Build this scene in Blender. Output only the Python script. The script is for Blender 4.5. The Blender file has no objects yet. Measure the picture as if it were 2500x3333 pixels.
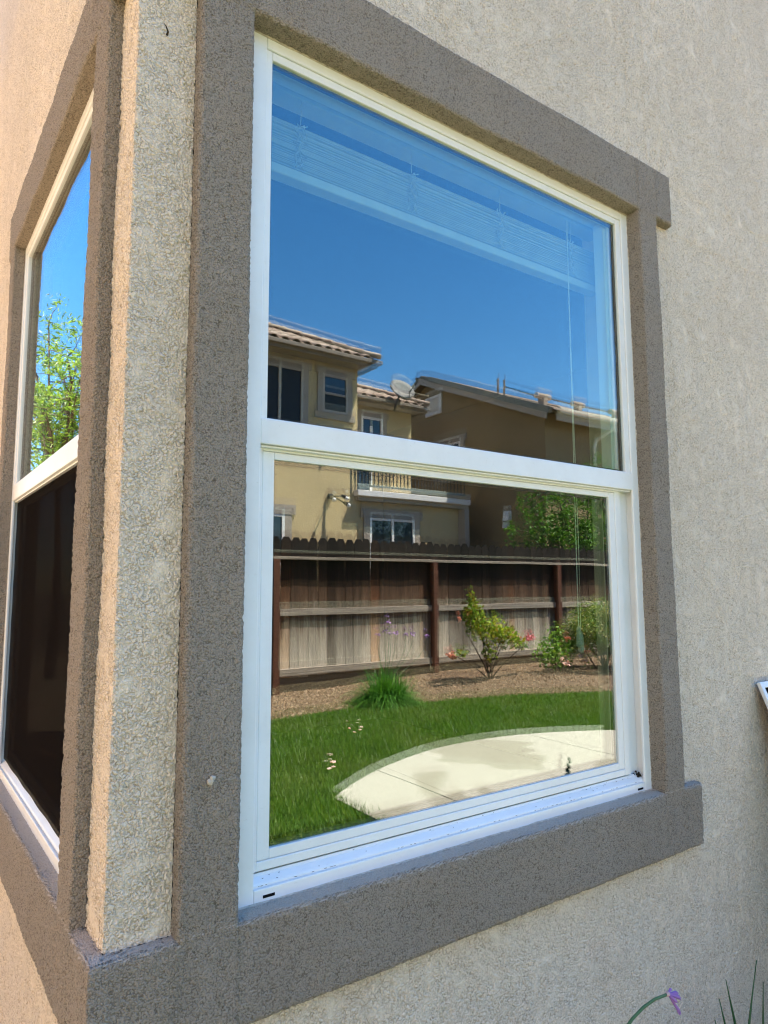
import bpy, bmesh, math, random
import numpy as np
from mathutils import Vector, Matrix, noise as mnoise
random.seed(7); rng = np.random.default_rng(7)
C = bpy.context.scene.collection
SC = bpy.context.scene
R = math.radians

# ------------------------------------------------------------------ camera, sky, sun, exposure
cam_d = bpy.data.cameras.new('camera'); cam = bpy.data.objects.new('camera', cam_d); C.objects.link(cam)
cam.location = (-0.2498, -1.0347, 0.5026)
cam.rotation_euler = (1.6794, 0.0037, -0.6095)
cam_d.sensor_fit = 'HORIZONTAL'; cam_d.sensor_width = 36.0; cam_d.lens = 36.0*2209.9/2500.0
cam_d.clip_start = 0.02; cam_d.clip_end = 2000
SC.camera = cam

SUN = Vector((1.9, 1.15, 4.5)).normalized()
w = bpy.data.worlds.new('World'); SC.world = w; w.use_nodes = True
nt = w.node_tree; bg = nt.nodes['Background']
sky = nt.nodes.new('ShaderNodeTexSky'); sky.sky_type = 'NISHITA'; sky.sun_disc = False
sky.sun_elevation = math.asin(SUN.z); sky.sun_rotation = math.atan2(SUN.x, SUN.y)
sky.air_density = 1.0; sky.dust_density = 0.0; sky.ozone_density = 3.0
hs = nt.nodes.new('ShaderNodeHueSaturation'); hs.inputs['Saturation'].default_value = 1.3
nt.links.new(sky.outputs[0], hs.inputs['Color']); nt.links.new(hs.outputs[0], bg.inputs[0]); bg.inputs[1].default_value = 0.065
sl = bpy.data.lights.new('sun', 'SUN'); sl.energy = 5.0; sl.angle = R(0.53); sl.color = (1.0, 0.93, 0.82)
so = bpy.data.objects.new('sun', sl); C.objects.link(so); so.rotation_euler = SUN.to_track_quat('Z', 'Y').to_euler()
SC.view_settings.view_transform = 'Standard'; SC.view_settings.look = 'None'
SC.view_settings.gamma = 1.0; SC.view_settings.use_curve_mapping = False
SC.view_settings.exposure = 2.98
SC.cycles.max_bounces = 12; SC.cycles.transparent_max_bounces = 24
SC.cycles.use_denoising = True; SC.cycles.filter_width = 1.2
SC.cycles.glossy_bounces = 6; SC.cycles.diffuse_bounces = 5

ZG = -0.88          # lawn level

# ------------------------------------------------------------------ materials
class NT:
    def __init__(s, name):
        s.m = bpy.data.materials.new(name); s.m.use_nodes = True; s.t = s.m.node_tree
        s.b = s.t.nodes['Principled BSDF']; s.o = s.t.nodes['Material Output']
    def n(s, typ, **kw):
        nd = s.t.nodes.new(typ)
        for k, v in kw.items():
            if k in nd.inputs: nd.inputs[k].default_value = v
            else: setattr(nd, k, v)
        return nd
    def l(s, a, b): s.t.links.new(a, b)
    def pos(s, scale=(1, 1, 1)):
        g = s.n('ShaderNodeNewGeometry'); mp = s.n('ShaderNodeMapping'); mp.inputs['Scale'].default_value = scale
        s.l(g.outputs['Position'], mp.inputs[0]); return mp.outputs[0]
    def obj(s, scale=(1, 1, 1)):
        g = s.n('ShaderNodeTexCoord'); mp = s.n('ShaderNodeMapping'); mp.inputs['Scale'].default_value = scale
        s.l(g.outputs['Object'], mp.inputs[0]); return mp.outputs[0]
    def noise(s, vec, scale, detail=2, rough=0.5, dist=0.0):
        nd = s.n('ShaderNodeTexNoise'); nd.inputs['Scale'].default_value = scale; nd.inputs['Detail'].default_value = detail
        nd.inputs['Roughness'].default_value = rough; nd.inputs['Distortion'].default_value = dist
        s.l(vec, nd.inputs['Vector']); return nd.outputs[0]
    def ramp(s, fac, pts):
        nd = s.n('ShaderNodeValToRGB'); cr = nd.color_ramp
        while len(cr.elements) < len(pts): cr.elements.new(0.5)
        for e, (p, c) in zip(cr.elements, pts):
            e.position = p; e.color = (c[0], c[1], c[2], 1) if not isinstance(c, (int, float)) else (c, c, c, 1)
        s.l(fac, nd.inputs[0]); return nd.outputs[0]
    def math(s, op, a, b=None, c=None):
        nd = s.n('ShaderNodeMath', operation=op)
        for i, v in enumerate((a, b, c)):
            if v is None: continue
            if isinstance(v, (int, float)): nd.inputs[i].default_value = v
            else: s.l(v, nd.inputs[i])
        return nd.outputs[0]
    def mix(s, fac, a, b, blend='MIX'):
        nd = s.n('ShaderNodeMix', data_type='RGBA', blend_type=blend)
        for i, v in ((0, fac), (6, a), (7, b)):
            if isinstance(v, (int, float)): nd.inputs[i].default_value = v
            elif isinstance(v, tuple): nd.inputs[i].default_value = (*v, 1)
            else: s.l(v, nd.inputs[i])
        return nd.outputs[2]
    def bump(s, h, dist, strength=1.0):
        nd = s.n('ShaderNodeBump'); nd.inputs['Distance'].default_value = dist; nd.inputs['Strength'].default_value = strength
        s.l(h, nd.inputs['Height']); s.l(nd.outputs[0], s.b.inputs['Normal'])
    def col(s, c):
        if isinstance(c, tuple): s.b.inputs['Base Color'].default_value = (*c, 1)
        else: s.l(c, s.b.inputs['Base Color'])
    def rough(s, r): s.b.inputs['Roughness'].default_value = r
    def spec(s, v): s.b.inputs['Specular IOR Level'].default_value = v

def stucco(name, base, dirt, coarse, amp):  # dirt colours the rain streaks and also the painted crevice shade
    t = NT(name); p = t.pos()
    big = t.noise(p, 1.7, 3, .6); mid = t.noise(p, 9, 4, .65)
    # warp the coordinates a little so that the grains are torn and uneven
    wn = t.n('ShaderNodeTexNoise'); wn.inputs['Scale'].default_value = 150 if coarse else 260; wn.inputs['Detail'].default_value = 2; t.l(p, wn.inputs['Vector'])
    ws = t.n('ShaderNodeVectorMath', operation='SCALE'); t.l(wn.outputs['Color'], ws.inputs[0]); ws.inputs['Scale'].default_value = .009 if coarse else .005
    wa = t.n('ShaderNodeVectorMath', operation='ADD'); t.l(p, wa.inputs[0]); t.l(ws.outputs[0], wa.inputs[1])
    vo = t.n('ShaderNodeTexVoronoi', feature='F1'); vo.inputs['Scale'].default_value = 255 if coarse else 350; t.l(wa.outputs[0], vo.inputs['Vector'])
    grain = t.ramp(vo.outputs['Distance'], [(.20, 1.0), (.46, .72), (.72, 0.0)])
    lump = t.noise(p, 62 if coarse else 95, 3, .6)
    patch = t.ramp(t.noise(p, 24 if coarse else 40, 4, .65), [(.48, 0.0), (.72, 1.0)])
    if coarse:   # lace finish: trowelled flats broken by torn, gritty crevices
        g = t.math('MAXIMUM', grain, t.math('MULTIPLY', patch, .72))
        h = t.math('ADD', t.math('MULTIPLY', g, .75), t.math('MULTIPLY', lump, .9))
    else:        # sand finish: round grains
        g = grain
        h = t.math('ADD', t.math('MULTIPLY', g, .8), t.math('MULTIPLY', lump, .55))
    c = t.mix(t.ramp(big, [(.3, 0.0), (.7, 1.0)]), tuple(x*.92 for x in base), tuple(min(1, x*1.05) for x in base))
    c = t.mix(t.math('MULTIPLY', t.ramp(mid, [(.42, 0.0), (.75, 1.0)]), .16), c, tuple(x*.80 for x in base))
    streak = t.noise(t.pos((13, 13, .9)), 1.0, 4, .6)      # faint rain streaks
    c = t.mix(t.math('MULTIPLY', t.ramp(streak, [(.52, 0.0), (.78, 1.0)]), .10), c, dirt)
    pit_shade = t.math('MULTIPLY', t.ramp(g, [(.05, 1.0), (.72, 0.0)]), t.ramp(lump, [(.34, 1.0), (.66, .35)]))
    c = t.mix(t.math('MULTIPLY', pit_shade, .72 if coarse else .80), c, dirt)  # shade of the crevices painted into the base colour
    gn = t.n('ShaderNodeNewGeometry'); sx = t.n('ShaderNodeSeparateXYZ'); t.l(gn.outputs['True Normal'], sx.inputs[0])
    top_tone = t.math('MULTIPLY', t.ramp(sx.outputs[2], [(.55, 0.0), (.9, 1.0)]), .55)      # paler tone on upward-facing faces
    c = t.mix(top_tone, c, (.66, .57, .48))
    t.col(c); t.rough(.93); t.spec(.12)
    dn = t.n('ShaderNodeDisplacement'); dn.inputs['Midlevel'].default_value = .8; dn.inputs['Scale'].default_value = amp
    t.l(h, dn.inputs['Height']); t.l(dn.outputs[0], t.o.inputs['Displacement'])
    t.m.displacement_method = 'BOTH'
    return t.m
M = {}
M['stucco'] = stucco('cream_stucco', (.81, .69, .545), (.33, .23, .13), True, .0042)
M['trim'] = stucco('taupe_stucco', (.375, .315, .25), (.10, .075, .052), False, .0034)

def plain(name, c, rough=.5, spec=.5, metal=0, var=.06, scale=20, bump=0, bscale=200):
    t = NT(name); p = t.pos()
    n = t.noise(p, scale, 4, .6)
    a = tuple(max(0, x*(1-var)) for x in c); b = tuple(min(1, x*(1+var)) for x in c)
    t.col(t.mix(t.ramp(n, [(.3, 0.0), (.7, 1.0)]), a, b)); t.rough(rough); t.spec(spec); t.b.inputs['Metallic'].default_value = metal
    if bump: t.bump(t.noise(p, bscale, 3), bump)
    return t.m
def vinyl():
    t = NT('white_vinyl'); p = t.pos()
    g = t.noise(p, 9, 5, .65); f = t.noise(p, 160, 2, .7)
    c = t.mix(t.ramp(g, [(.35, 0.0), (.75, 1.0)]), (.83, .835, .82), (.77, .765, .74))
    c = t.mix(t.math('MULTIPLY', t.ramp(f, [(.66, 0.0), (.78, 1.0)]), .18), c, (.42, .36, .28))
    t.col(c); t.rough(.34); t.spec(.45); t.bump(t.noise(p, 40, 2), .0006)
    return t.m
M['vinyl'] = vinyl()
M['caulk'] = plain('old_caulk', (.50, .44, .36), .7, .2, var=.35, scale=60)
M['black'] = plain('black_rubber', (.012, .012, .013), .6)
M['dark_hole'] = plain('dark_slot', (.008, .008, .008), .9, .1)
M['slat'] = plain('white_slat', (.60, .60, .58), .45, .4, bump=.0002)
M['tape'] = plain('grey_cord', (.5, .5, .48), .8)
M['cord'] = plain('cream_cord', (.72, .70, .62), .8)
M['tassel'] = plain('clear_tassel', (.42, .45, .41), .25)
M['drywall'] = plain('white_drywall', (.52, .51, .48), .8)
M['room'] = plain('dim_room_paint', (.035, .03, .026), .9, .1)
M['speck'] = plain('dirt_speck', (.035, .028, .018), .95, .1, var=.5, scale=300)
M['alu'] = plain('white_aluminium', (.74, .75, .76), .35, .5)

def glass(name, f0, tint=(1, 1, 1), power=5.0):
    t = NT(name); t.t.nodes.remove(t.b)
    g = t.n('ShaderNodeNewGeometry')
    d = t.n('ShaderNodeVectorMath', operation='DOT_PRODUCT'); t.l(g.outputs['Incoming'], d.inputs[0]); t.l(g.outputs['Normal'], d.inputs[1])
    c = t.math('ABSOLUTE', d.outputs['Value'])
    f = t.math('MULTIPLY_ADD', t.math('POWER', t.math('SUBTRACT', 1.0, c), power), 1-f0, f0)
    tr = t.n('ShaderNodeBsdfTransparent'); tr.inputs[0].default_value = (*tint, 1)
    gl = t.n('ShaderNodeBsdfGlossy'); gl.inputs['Roughness'].default_value = 0.0
    # faint waviness of the pane bends the reflected picture a little
    bp = t.n('ShaderNodeBump'); bp.inputs['Distance'].default_value = .0002; bp.inputs['Strength'].default_value = 1.0
    t.l(t.noise(t.pos((1, 1, .45)), 5.5, 1, .4), bp.inputs['Height']); t.l(bp.outputs[0], gl.inputs['Normal'])
    mx = t.n('ShaderNodeMixShader'); t.l(f, mx.inputs[0]); t.l(tr.outputs[0], mx.inputs[1]); t.l(gl.outputs[0], mx.inputs[2])
    t.l(mx.outputs[0], t.o.inputs['Surface'])
    return t.m
M['glass'] = glass('window_glass', .125, (.94, .98, .96))
M['glass_in'] = glass('coated_inner_glass', .085, (.90, .97, .92))

def mesh_cloth():
    t = NT('dark_insect_mesh'); p = t.pos()
    tr = t.n('ShaderNodeBsdfTransparent'); mx = t.n('ShaderNodeMixShader')
    t.col(t.mix(t.noise(p, 60, 3), (.008, .0065, .006), (.014, .011, .010))); t.rough(1.0); t.spec(0)
    n = t.noise(t.pos((1, 1, 1)), 900, 1)
    t.l(t.ramp(n, [(.3, .70), (.7, .80)]), mx.inputs[0])
    t.l(tr.outputs[0], mx.inputs[1]); t.l(t.b.outputs[0], mx.inputs[2]); t.l(mx.outputs[0], t.o.inputs['Surface'])
    return t.m
M['mesh'] = mesh_cloth()

def foliage(name, cols, trans=.35, rough=.45, spec=.35, dry=None):
    t = NT(name); g = t.n('ShaderNodeNewGeometry')
    r = g.outputs['Random Per Island']
    pts = [((i)/(max(1, len(cols)-1)), c) for i, c in enumerate(cols)]
    c = t.ramp(r, pts)
    c = t.mix(.35, c, t.mix(t.noise(t.pos(), 6, 2), (.0, .0, .0), (1, 1, 1)), 'SOFT_LIGHT')
    if dry: c = t.mix(t.math('MULTIPLY', t.ramp(t.noise(t.pos(), 1.3, 4, .6), [(.45, 0.0), (.72, 1.0)]), .6), c, dry)
    t.col(c); t.rough(rough); t.spec(spec)
    tl = t.n('ShaderNodeBsdfTranslucent'); t.l(t.mix(1.0, c, (1.0, 1.0, .55), 'MULTIPLY'), tl.inputs[0])
    mx = t.n('ShaderNodeMixShader'); mx.inputs[0].default_value = trans
    t.l(t.b.outputs[0], mx.inputs[1]); t.l(tl.outputs[0], mx.inputs[2]); t.l(mx.outputs[0], t.o.inputs['Surface'])
    return t.m
M['grass'] = foliage('lawn_grass', [(.03, .085, .006), (.06, .15, .010), (.10, .20, .016), (.17, .25, .035)], .4, dry=(.17, .21, .045))
M['clump'] = foliage('strappy_leaf', [(.03, .11, .012), (.06, .19, .02), (.13, .29, .04)], .35, .3, .5)
M['rose_leaf'] = foliage('rose_leaf', [(.08, .18, .015), (.20, .32, .03), (.36, .40, .04), (.30, .14, .04)], .4)
M['rose_green'] = foliage('rose_green_leaf', [(.06, .17, .02), (.14, .28, .03), (.28, .40, .06)], .4)
M['bush_leaf'] = foliage('bush_leaf', [(.06, .13, .02), (.13, .22, .035), (.22, .30, .06), (.48, .40, .16)], .3)
M['tree_leaf'] = foliage('tree_leaf', [(.03, .08, .012), (.06, .15, .018), (.12, .24, .03)], .35, .5, .15)
M['willow_leaf'] = foliage('willow_leaf', [(.08, .17, .03), (.16, .28, .045), (.28, .38, .08)], .5)
M['garlic_leaf'] = foliage('garlic_leaf', [(.03, .09, .03), (.05, .13, .045)], .25)
M['garlic_stem'] = plain('garlic_stem', (.075, .15, .05), .5, .4, var=.2)
M['purple'] = foliage('purple_petal', [(.34, .15, .50), (.48, .25, .62), (.62, .40, .74)], .3)
M['pink'] = foliage('pink_petal', [(.75, .06, .16), (.85, .16, .28)], .3)
M['pale_pink'] = foliage('pale_pink_petal', [(.85, .5, .45), (.9, .72, .66)], .3)
M['peach'] = foliage('peach_petal', [(.8, .25, .16), (.85, .45, .33)], .3)
M['stem'] = plain('woody_stem', (.045, .028, .02), .8, .2, var=.3)
M['bark'] = plain('grey_bark', (.10, .075, .055), .9, .1, var=.3, bump=.01, bscale=40)
M['soil'] = plain('dark_soil', (.13, .09, .06), .95, .1, var=.3, scale=30, bump=.01, bscale=60)
M['lawn_soil'] = plain('lawn_floor', (.03, .065, .01), .95, .1, var=.4, scale=9)
M['earth'] = plain('open_ground', (.16, .13, .09), .95, .1, var=.25, scale=.6)
M['gravel'] = plain('tan_gravel', (.50, .38, .25), .95, .1, var=.2, scale=25, bump=.01, bscale=50)

def chips():
    t = NT('bark_chips'); g = t.n('ShaderNodeNewGeometry')
    t.col(t.ramp(g.outputs['Random Per Island'], [(0, (.12, .07, .04)), (.35, (.28, .175, .10)), (.7, (.44, .30, .19)), (1, (.58, .44, .31))])); t.rough(.9); t.spec(.15)
    return t.m
M['chips'] = chips()

def concrete():
    t = NT('pale_concrete'); p = t.pos()
    a = t.noise(p, 60, 4, .6); b = t.noise(p, .9, 2, .5, .8)
    c = t.mix(t.ramp(a, [(.3, 0.0), (.7, 1.0)]), (.32, .30, .25), (.37, .35, .295))
    c = t.mix(t.ramp(b, [(.50, 0.0), (.53, 1.0)]), c, (.25, .23, .18))   # drying water marks
    t.col(c); t.rough(.85); t.spec(.2); t.bump(a, .002)
    return t.m
M['concrete'] = concrete()

def fence_wood():
    t = NT('weathered_fence_wood'); p = t.pos()
    oi = t.n('ShaderNodeObjectInfo')
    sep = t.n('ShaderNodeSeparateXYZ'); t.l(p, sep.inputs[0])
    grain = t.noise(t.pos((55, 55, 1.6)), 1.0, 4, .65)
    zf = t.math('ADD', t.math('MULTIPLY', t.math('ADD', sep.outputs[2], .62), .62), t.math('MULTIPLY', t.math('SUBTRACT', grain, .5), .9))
    by_height = t.ramp(zf, [(.0, (.52, .47, .41)), (.28, (.36, .31, .26)), (.45, (.13, .08, .055)), (.62, (.085, .045, .028)), (.90, (.018, .014, .012))])  # board colour by height: pale foot, brown middle, near-black top
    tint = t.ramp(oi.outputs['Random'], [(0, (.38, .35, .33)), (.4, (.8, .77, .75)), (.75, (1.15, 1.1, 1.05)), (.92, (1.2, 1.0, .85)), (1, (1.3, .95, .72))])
    c = t.mix(1.0, by_height, tint, 'MULTIPLY')
    c = t.mix(t.math('MULTIPLY', t.ramp(t.noise(t.pos((90, 90, 2.5)), 1.0, 3, .6), [(.5, 0.0), (.75, 1.0)]), .6), c, (.03, .022, .018))
    t.col(c); t.rough(.85); t.spec(.15); t.bump(grain, .004)
    return t.m
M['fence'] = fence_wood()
def rail_wood(name, a, b):
    t = NT(name)
    g = t.noise(t.pos((1.5, 60, 60)), 1.0, 4, .65)
    t.col(t.mix(t.ramp(g, [(.3, 0.0), (.7, 1.0)]), a, b)); t.rough(.85); t.spec(.15); t.bump(g, .004)
    return t.m
M['rail'] = rail_wood('grey_rail_wood', (.20, .165, .13), (.46, .40, .33))
M['post'] = rail_wood('red_brown_post', (.075, .028, .018), (.12, .05, .032))
M['kick'] = rail_wood('dark_kickboard', (.10, .075, .055), (.20, .16, .12))

def far_stucco(name, c):
    t = NT(name); p = t.pos()
    n = t.noise(p, 1.2, 4, .65); f = t.noise(p, 28, 3, .6)
    t.col(t.mix(t.ramp(n, [(.3, 0.0), (.75, 1.0)]), tuple(x*1.05 for x in c), tuple(x*.84 for x in c))); t.rough(.95); t.spec(.1); t.bump(f, .016)
    return t.m
M['tan_wall'] = far_stucco('tan_stucco', (.54, .415, .235))
M['olive_wall'] = far_stucco('brown_stucco', (.27, .195, .11))
M['peach_wall'] = far_stucco('peach_stucco', (.37, .285, .195))
M['far_trim'] = far_stucco('greige_trim', (.36, .31, .26))
M['fascia'] = plain('taupe_fascia', (.20, .165, .13), .7)
M['cream_board'] = plain('cream_board', (.42, .37, .30), .6)
M['gutter'] = plain('pale_gutter', (.62, .57, .47), .4)
M['soffit'] = plain('taupe_soffit', (.25, .215, .17), .8)
M['white_paint'] = plain('white_paint', (.76, .75, .73), .5)
M['iron'] = plain('black_iron', (.03, .028, .027), .5)
M['dish'] = plain('grey_dish', (.10, .10, .105), .7)
M['solar'] = plain('solar_panel', (.012, .016, .03), .12, .6)
M['far_glass'] = plain('far_window_glass', (.02, .03, .045), .03, .8)
M['far_screen'] = plain('far_window_screen', (.02, .024, .03), .6, .3)
M['lamp_glass'] = plain('lamp_glass', (.75, .75, .72), .15)
def tiles():
    t = NT('clay_roof_tile'); oi = t.n('ShaderNodeObjectInfo')
    n = t.noise(t.pos(), 9, 3, .6)
    c = t.ramp(oi.outputs['Random'], [(0, (.28, .20, .155)), (.5, (.40, .30, .24)), (1, (.52, .42, .345))])
    t.col(t.mix(t.math('MULTIPLY', t.ramp(n, [(.45, 0.0), (.7, 1.0)]), .4), c, (.2, .17, .15))); t.rough(.9); t.spec(.15)
    return t.m
M['tile'] = tiles()
M['grey_tile'] = plain('grey_edge_tile', (.20, .195, .17), .9, .1, var=.25)
M['clay'] = plain('clay_vent', (.30, .245, .20), .9, .1)
M['under'] = plain('roof_underlay', (.10, .075, .06), .95)

# ------------------------------------------------------------------ object helpers
def tag(o, label=None, cat=None, group=None, kind=None):
    if label: o['label'] = label
    if cat: o['category'] = cat
    if group: o['group'] = group
    if kind: o['kind'] = kind
    return o
def empty(name, loc=(0, 0, 0), rz=0, **kw):
    o = bpy.data.objects.new(name, None); C.objects.link(o); o.location = loc; o.rotation_euler = (0, 0, rz)
    o.empty_display_size = .1
    return tag(o, **kw)
def worldloc(p):
    v = Vector((0, 0, 0)); a = 0
    while p is not None:
        v += Vector(p.location); p = p.parent
    return v
def link(name, me, mat, parent=None, local=False):
    o = bpy.data.objects.new(name, me); C.objects.link(o)
    if mat is not None and not me.materials: me.materials.append(M[mat] if isinstance(mat, str) else mat)
    if parent is not None:
        o.parent = parent
        if not local: o.location = -worldloc(parent)
    return o
class MB:
    """collects shapes given in world space (or local space when local=True at build)"""
    def __init__(s, xf=None):
        s.bm = bmesh.new(); s.xf = xf
    def _fin(s, vs, M4=None):
        if M4 is not None:
            for v in vs: v.co = M4 @ v.co
        if s.xf:
            for v in vs: v.co = Vector(s.xf(*v.co))
    def box(s, x0, x1, y0, y1, z0, z1, bev=0.0, M4=None, seg=2):
        t = bmesh.new(); bmesh.ops.create_cube(t, size=1)
        for v in t.verts: v.co = Vector(((x0+x1)/2 + v.co.x*(x1-x0), (y0+y1)/2 + v.co.y*(y1-y0), (z0+z1)/2 + v.co.z*(z1-z0)))
        if bev > 0: bmesh.ops.bevel(t, geom=list(t.edges), offset=bev, segments=seg, profile=.5, affect='EDGES')
        s._merge(t, M4); return s
    def _merge(s, t, M4=None):
        mp = {}
        for v in t.verts: mp[v] = s.bm.verts.new(v.co)
        for f in t.faces:
            try: s.bm.faces.new([mp[v] for v in f.verts])
            except ValueError: pass
        s._fin(mp.values(), M4); t.free()
    def poly(s, pts):
        vs = [s.bm.verts.new(p) for p in pts]; s.bm.faces.new(vs); s._fin(vs); return s
    def prism(s, pts, d):
        """polygon pts (3d) extruded by vector d"""
        d = Vector(d); a = [s.bm.verts.new(p) for p in pts]; b = [s.bm.verts.new(Vector(p)+d) for p in pts]
        s.bm.faces.new(a); s.bm.faces.new(b[::-1]); n = len(pts)
        for i in range(n): s.bm.faces.new((a[(i+1) % n], a[i], b[i], b[(i+1) % n]))
        s._fin(a+b); return s
    def tube(s, pts, rad, n=6, cap=True):
        pts = [Vector(p) for p in pts]; rings = []
        rr = rad if isinstance(rad, (list, tuple)) else [rad]*len(pts)
        up = Vector((0, 0, 1))
        for i, p in enumerate(pts):
            d = (pts[min(i+1, len(pts)-1)] - pts[max(i-1, 0)]).normalized()
            a = d.cross(up)
            if a.length < 1e-3: a = d.cross(Vector((1, 0, 0)))
            a.normalize(); b = d.cross(a)
            rings.append([s.bm.verts.new(p + (a*math.cos(2*math.pi*k/n) + b*math.sin(2*math.pi*k/n))*rr[i]) for k in range(n)])
        for i in range(len(rings)-1):
            for k in range(n): s.bm.faces.new((rings[i][k], rings[i][(k+1) % n], rings[i+1][(k+1) % n], rings[i+1][k]))
        if cap: s.bm.faces.new(rings[0][::-1]); s.bm.faces.new(rings[-1])
        s._fin([v for r in rings for v in r]); return s
    def blob(s, c, r, sub=1, jit=.15):
        t = bmesh.new(); bmesh.ops.create_icosphere(t, subdivisions=sub, radius=1)
        rx = r if isinstance(r, (tuple, list)) else (r, r, r)
        for v in t.verts:
            k = 1 + random.uniform(-jit, jit); v.co = Vector((c[0]+v.co.x*rx[0]*k, c[1]+v.co.y*rx[1]*k, c[2]+v.co.z*rx[2]*k))
        s._merge(t); return s
    def mesh(s, name, smooth=False):
        bmesh.ops.recalc_face_normals(s.bm, faces=list(s.bm.faces))
        me = bpy.data.meshes.new(name); s.bm.to_mesh(me); s.bm.free()
        if smooth:
            for p in me.polygons: p.use_smooth = True
        return me
    def build(s, name, mat, parent=None, local=False, smooth=False):
        return link(name, s.mesh(name, smooth), mat, parent, local)
def raw(name, V, F, mat, parent=None, smooth=False, local=False):
    """numpy verts (n,3) and faces (m,k) all of one size"""
    V = np.asarray(V, np.float32); F = np.asarray(F, np.int32)
    me = bpy.data.meshes.new(name); k = F.shape[1]
    me.vertices.add(len(V)); me.vertices.foreach_set('co', V.ravel())
    me.loops.add(F.size); me.loops.foreach_set('vertex_index', F.ravel())
    me.polygons.add(len(F)); me.polygons.foreach_set('loop_start', np.arange(0, F.size, k, dtype=np.int32))
    me.polygons.foreach_set('loop_total', np.full(len(F), k, np.int32))
    me.polygons.foreach_set('use_smooth', np.full(len(F), smooth))
    me.update(calc_edges=True); me.validate()
    return link(name, me, mat, parent, local)
def dup(o, parent=None):
    c = o.copy(); C.objects.link(c)
    if parent is not None: c.parent = parent
    for ch in list(o.children): dup(ch, c)
    return c

# ------------------------------------------------------------------ the stucco house: relief of wall + window surround
T = .024; RR = .008
def lines(lo, hi, edges, steps):
    """grid lines: steps = [(limit, step), ...] plus dense lines about each edge"""
    L = []; x = lo; 
    for lim, st in steps:
        n = max(1, int(round((lim-x)/st))); L += list(np.linspace(x, lim, n, endpoint=False)); x = lim
    L.append(hi)
    E = []
    for e in edges:
        if e == 0:
            E.append(0.0); continue
        for o in (RR, RR*.62, RR*.32, RR*.12, 0.0, .0003, .0006, .0009, .0012):
            E += [e-o, e+o]
    E = np.array(sorted(x for x in E if lo <= x <= hi)); L = np.array(L)
    keep = np.array([np.min(np.abs(E-x)) > .0016 if len(E) else True for x in L]) | (L == lo) | (L == hi)
    A = np.unique(np.round(np.concatenate([E, L[keep]]), 6))
    return A
def prof(d, base):
    h = np.where(d >= RR, T, 0.0)
    m = (d >= 0) & (d < RR); h = np.where(m, T-RR+np.sqrt(np.maximum(0, RR**2-(RR-d)**2)), h)
    h = np.where((d < 0) & (d > -.0012), (T-RR) + (base-(T-RR))*(-d/.0012), h)
    return np.where(d <= -.0012, base, h)
ZT, ZB = 1.6457, -0.15
def relief(house, ulist, zlist, rects, opening, xf, labels, alt=None):
    U, Z = np.meshgrid(ulist, zlist, indexing='ij')
    h = np.full(U.shape, 0.0)
    for a, b, c, d in rects:
        dd = np.minimum(np.minimum(U-a, b-U), np.minimum(Z-c, d-Z)); h = np.maximum(h, prof(dd, 0.0))
    a, b, c, d = opening
    do = np.maximum(np.maximum(a-U, U-b), np.maximum(c-Z, Z-d)); h = np.where(h > 0, np.minimum(h, prof(do, -.040)), h)
    h = np.where(do < -.0011, -.040, h)
    # a hand-trowelled surface is never dead flat
    wob = .0012*np.sin(U*9+1.3)*np.sin(Z*7+.4) + .0008*np.sin(U*23+Z*17)
    blend = np.clip(1-np.abs(U)/.05, 0, 1)
    W = h + wob*np.where(h > -.001, 1, 0)*(1-blend); Us = np.abs(U) - h*blend*np.where(h > 0, 1, 0)
    P = xf(Us, W, Z)
    if alt is not None: P = [np.where(U < 0, b2, a2) for a2, b2 in zip(P, alt(Us, W, Z))]
    V = np.stack([np.broadcast_to(p, U.shape) for p in P], -1).reshape(-1, 3)
    nu, nz = U.shape; idx = np.arange(nu*nz).reshape(nu, nz)
    q = np.stack([idx[:-1, :-1], idx[1:, :-1], idx[1:, 1:], idx[:-1, 1:]], -1).reshape(-1, 4)
    uc = (U[:-1, :-1]+U[1:, 1:]).ravel()/2; zc = (Z[:-1, :-1]+Z[1:, 1:]).ravel()/2
    hm = np.maximum.reduce([h[:-1, :-1], h[1:, :-1], h[1:, 1:], h[:-1, 1:]]).ravel()
    hole = (uc > a+.0013) & (uc < b-.0013) & (zc > c+.0013) & (zc < d-.0013)
    trim = (hm > .0002) | ((uc > a-.001) & (uc < b+.001) & (zc > c-.001) & (zc < d+.001))
    reg = np.where(~trim, 0, np.where(zc > d-.0001, 1, np.where(zc < c+.0001, 2, np.where(uc < (a+b)/2, 3, 4))))
    reg = np.where(hole, -1, reg)
    flip = labels.get('flip', False)
    for r, (nm, mt, lab) in enumerate(labels['parts']):
        f = q[reg == r]
        if not len(f): continue
        used, inv = np.unique(f, return_inverse=True); f2 = inv.reshape(f.shape)
        o = raw(nm, V[used], f2[:, ::-1] if flip else f2, mt, house, smooth=True)
        if lab: o['label'] = lab
house = empty('house', (4, 3.5, ZG), label='cream stucco house corner with raised taupe stucco trim round its two windows', cat='house')
HZ = 4.8
zl = lines(ZG-.1, HZ, [ZB, .00001, 1.5, ZT], [(-.75, .03), (2.65, .0045), (HZ, .05)])
XR = lambda u, wv, z: (u, -wv, z)
TH = .0218
XL = lambda u, wv, z: (-wv*math.cos(TH)-u*math.sin(TH), u*math.cos(TH)-wv*math.sin(TH), z)
OR = (.189, 1.2907, 0, 1.5); OL = (.1928, 1.1472, 0, 1.5)
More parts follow.
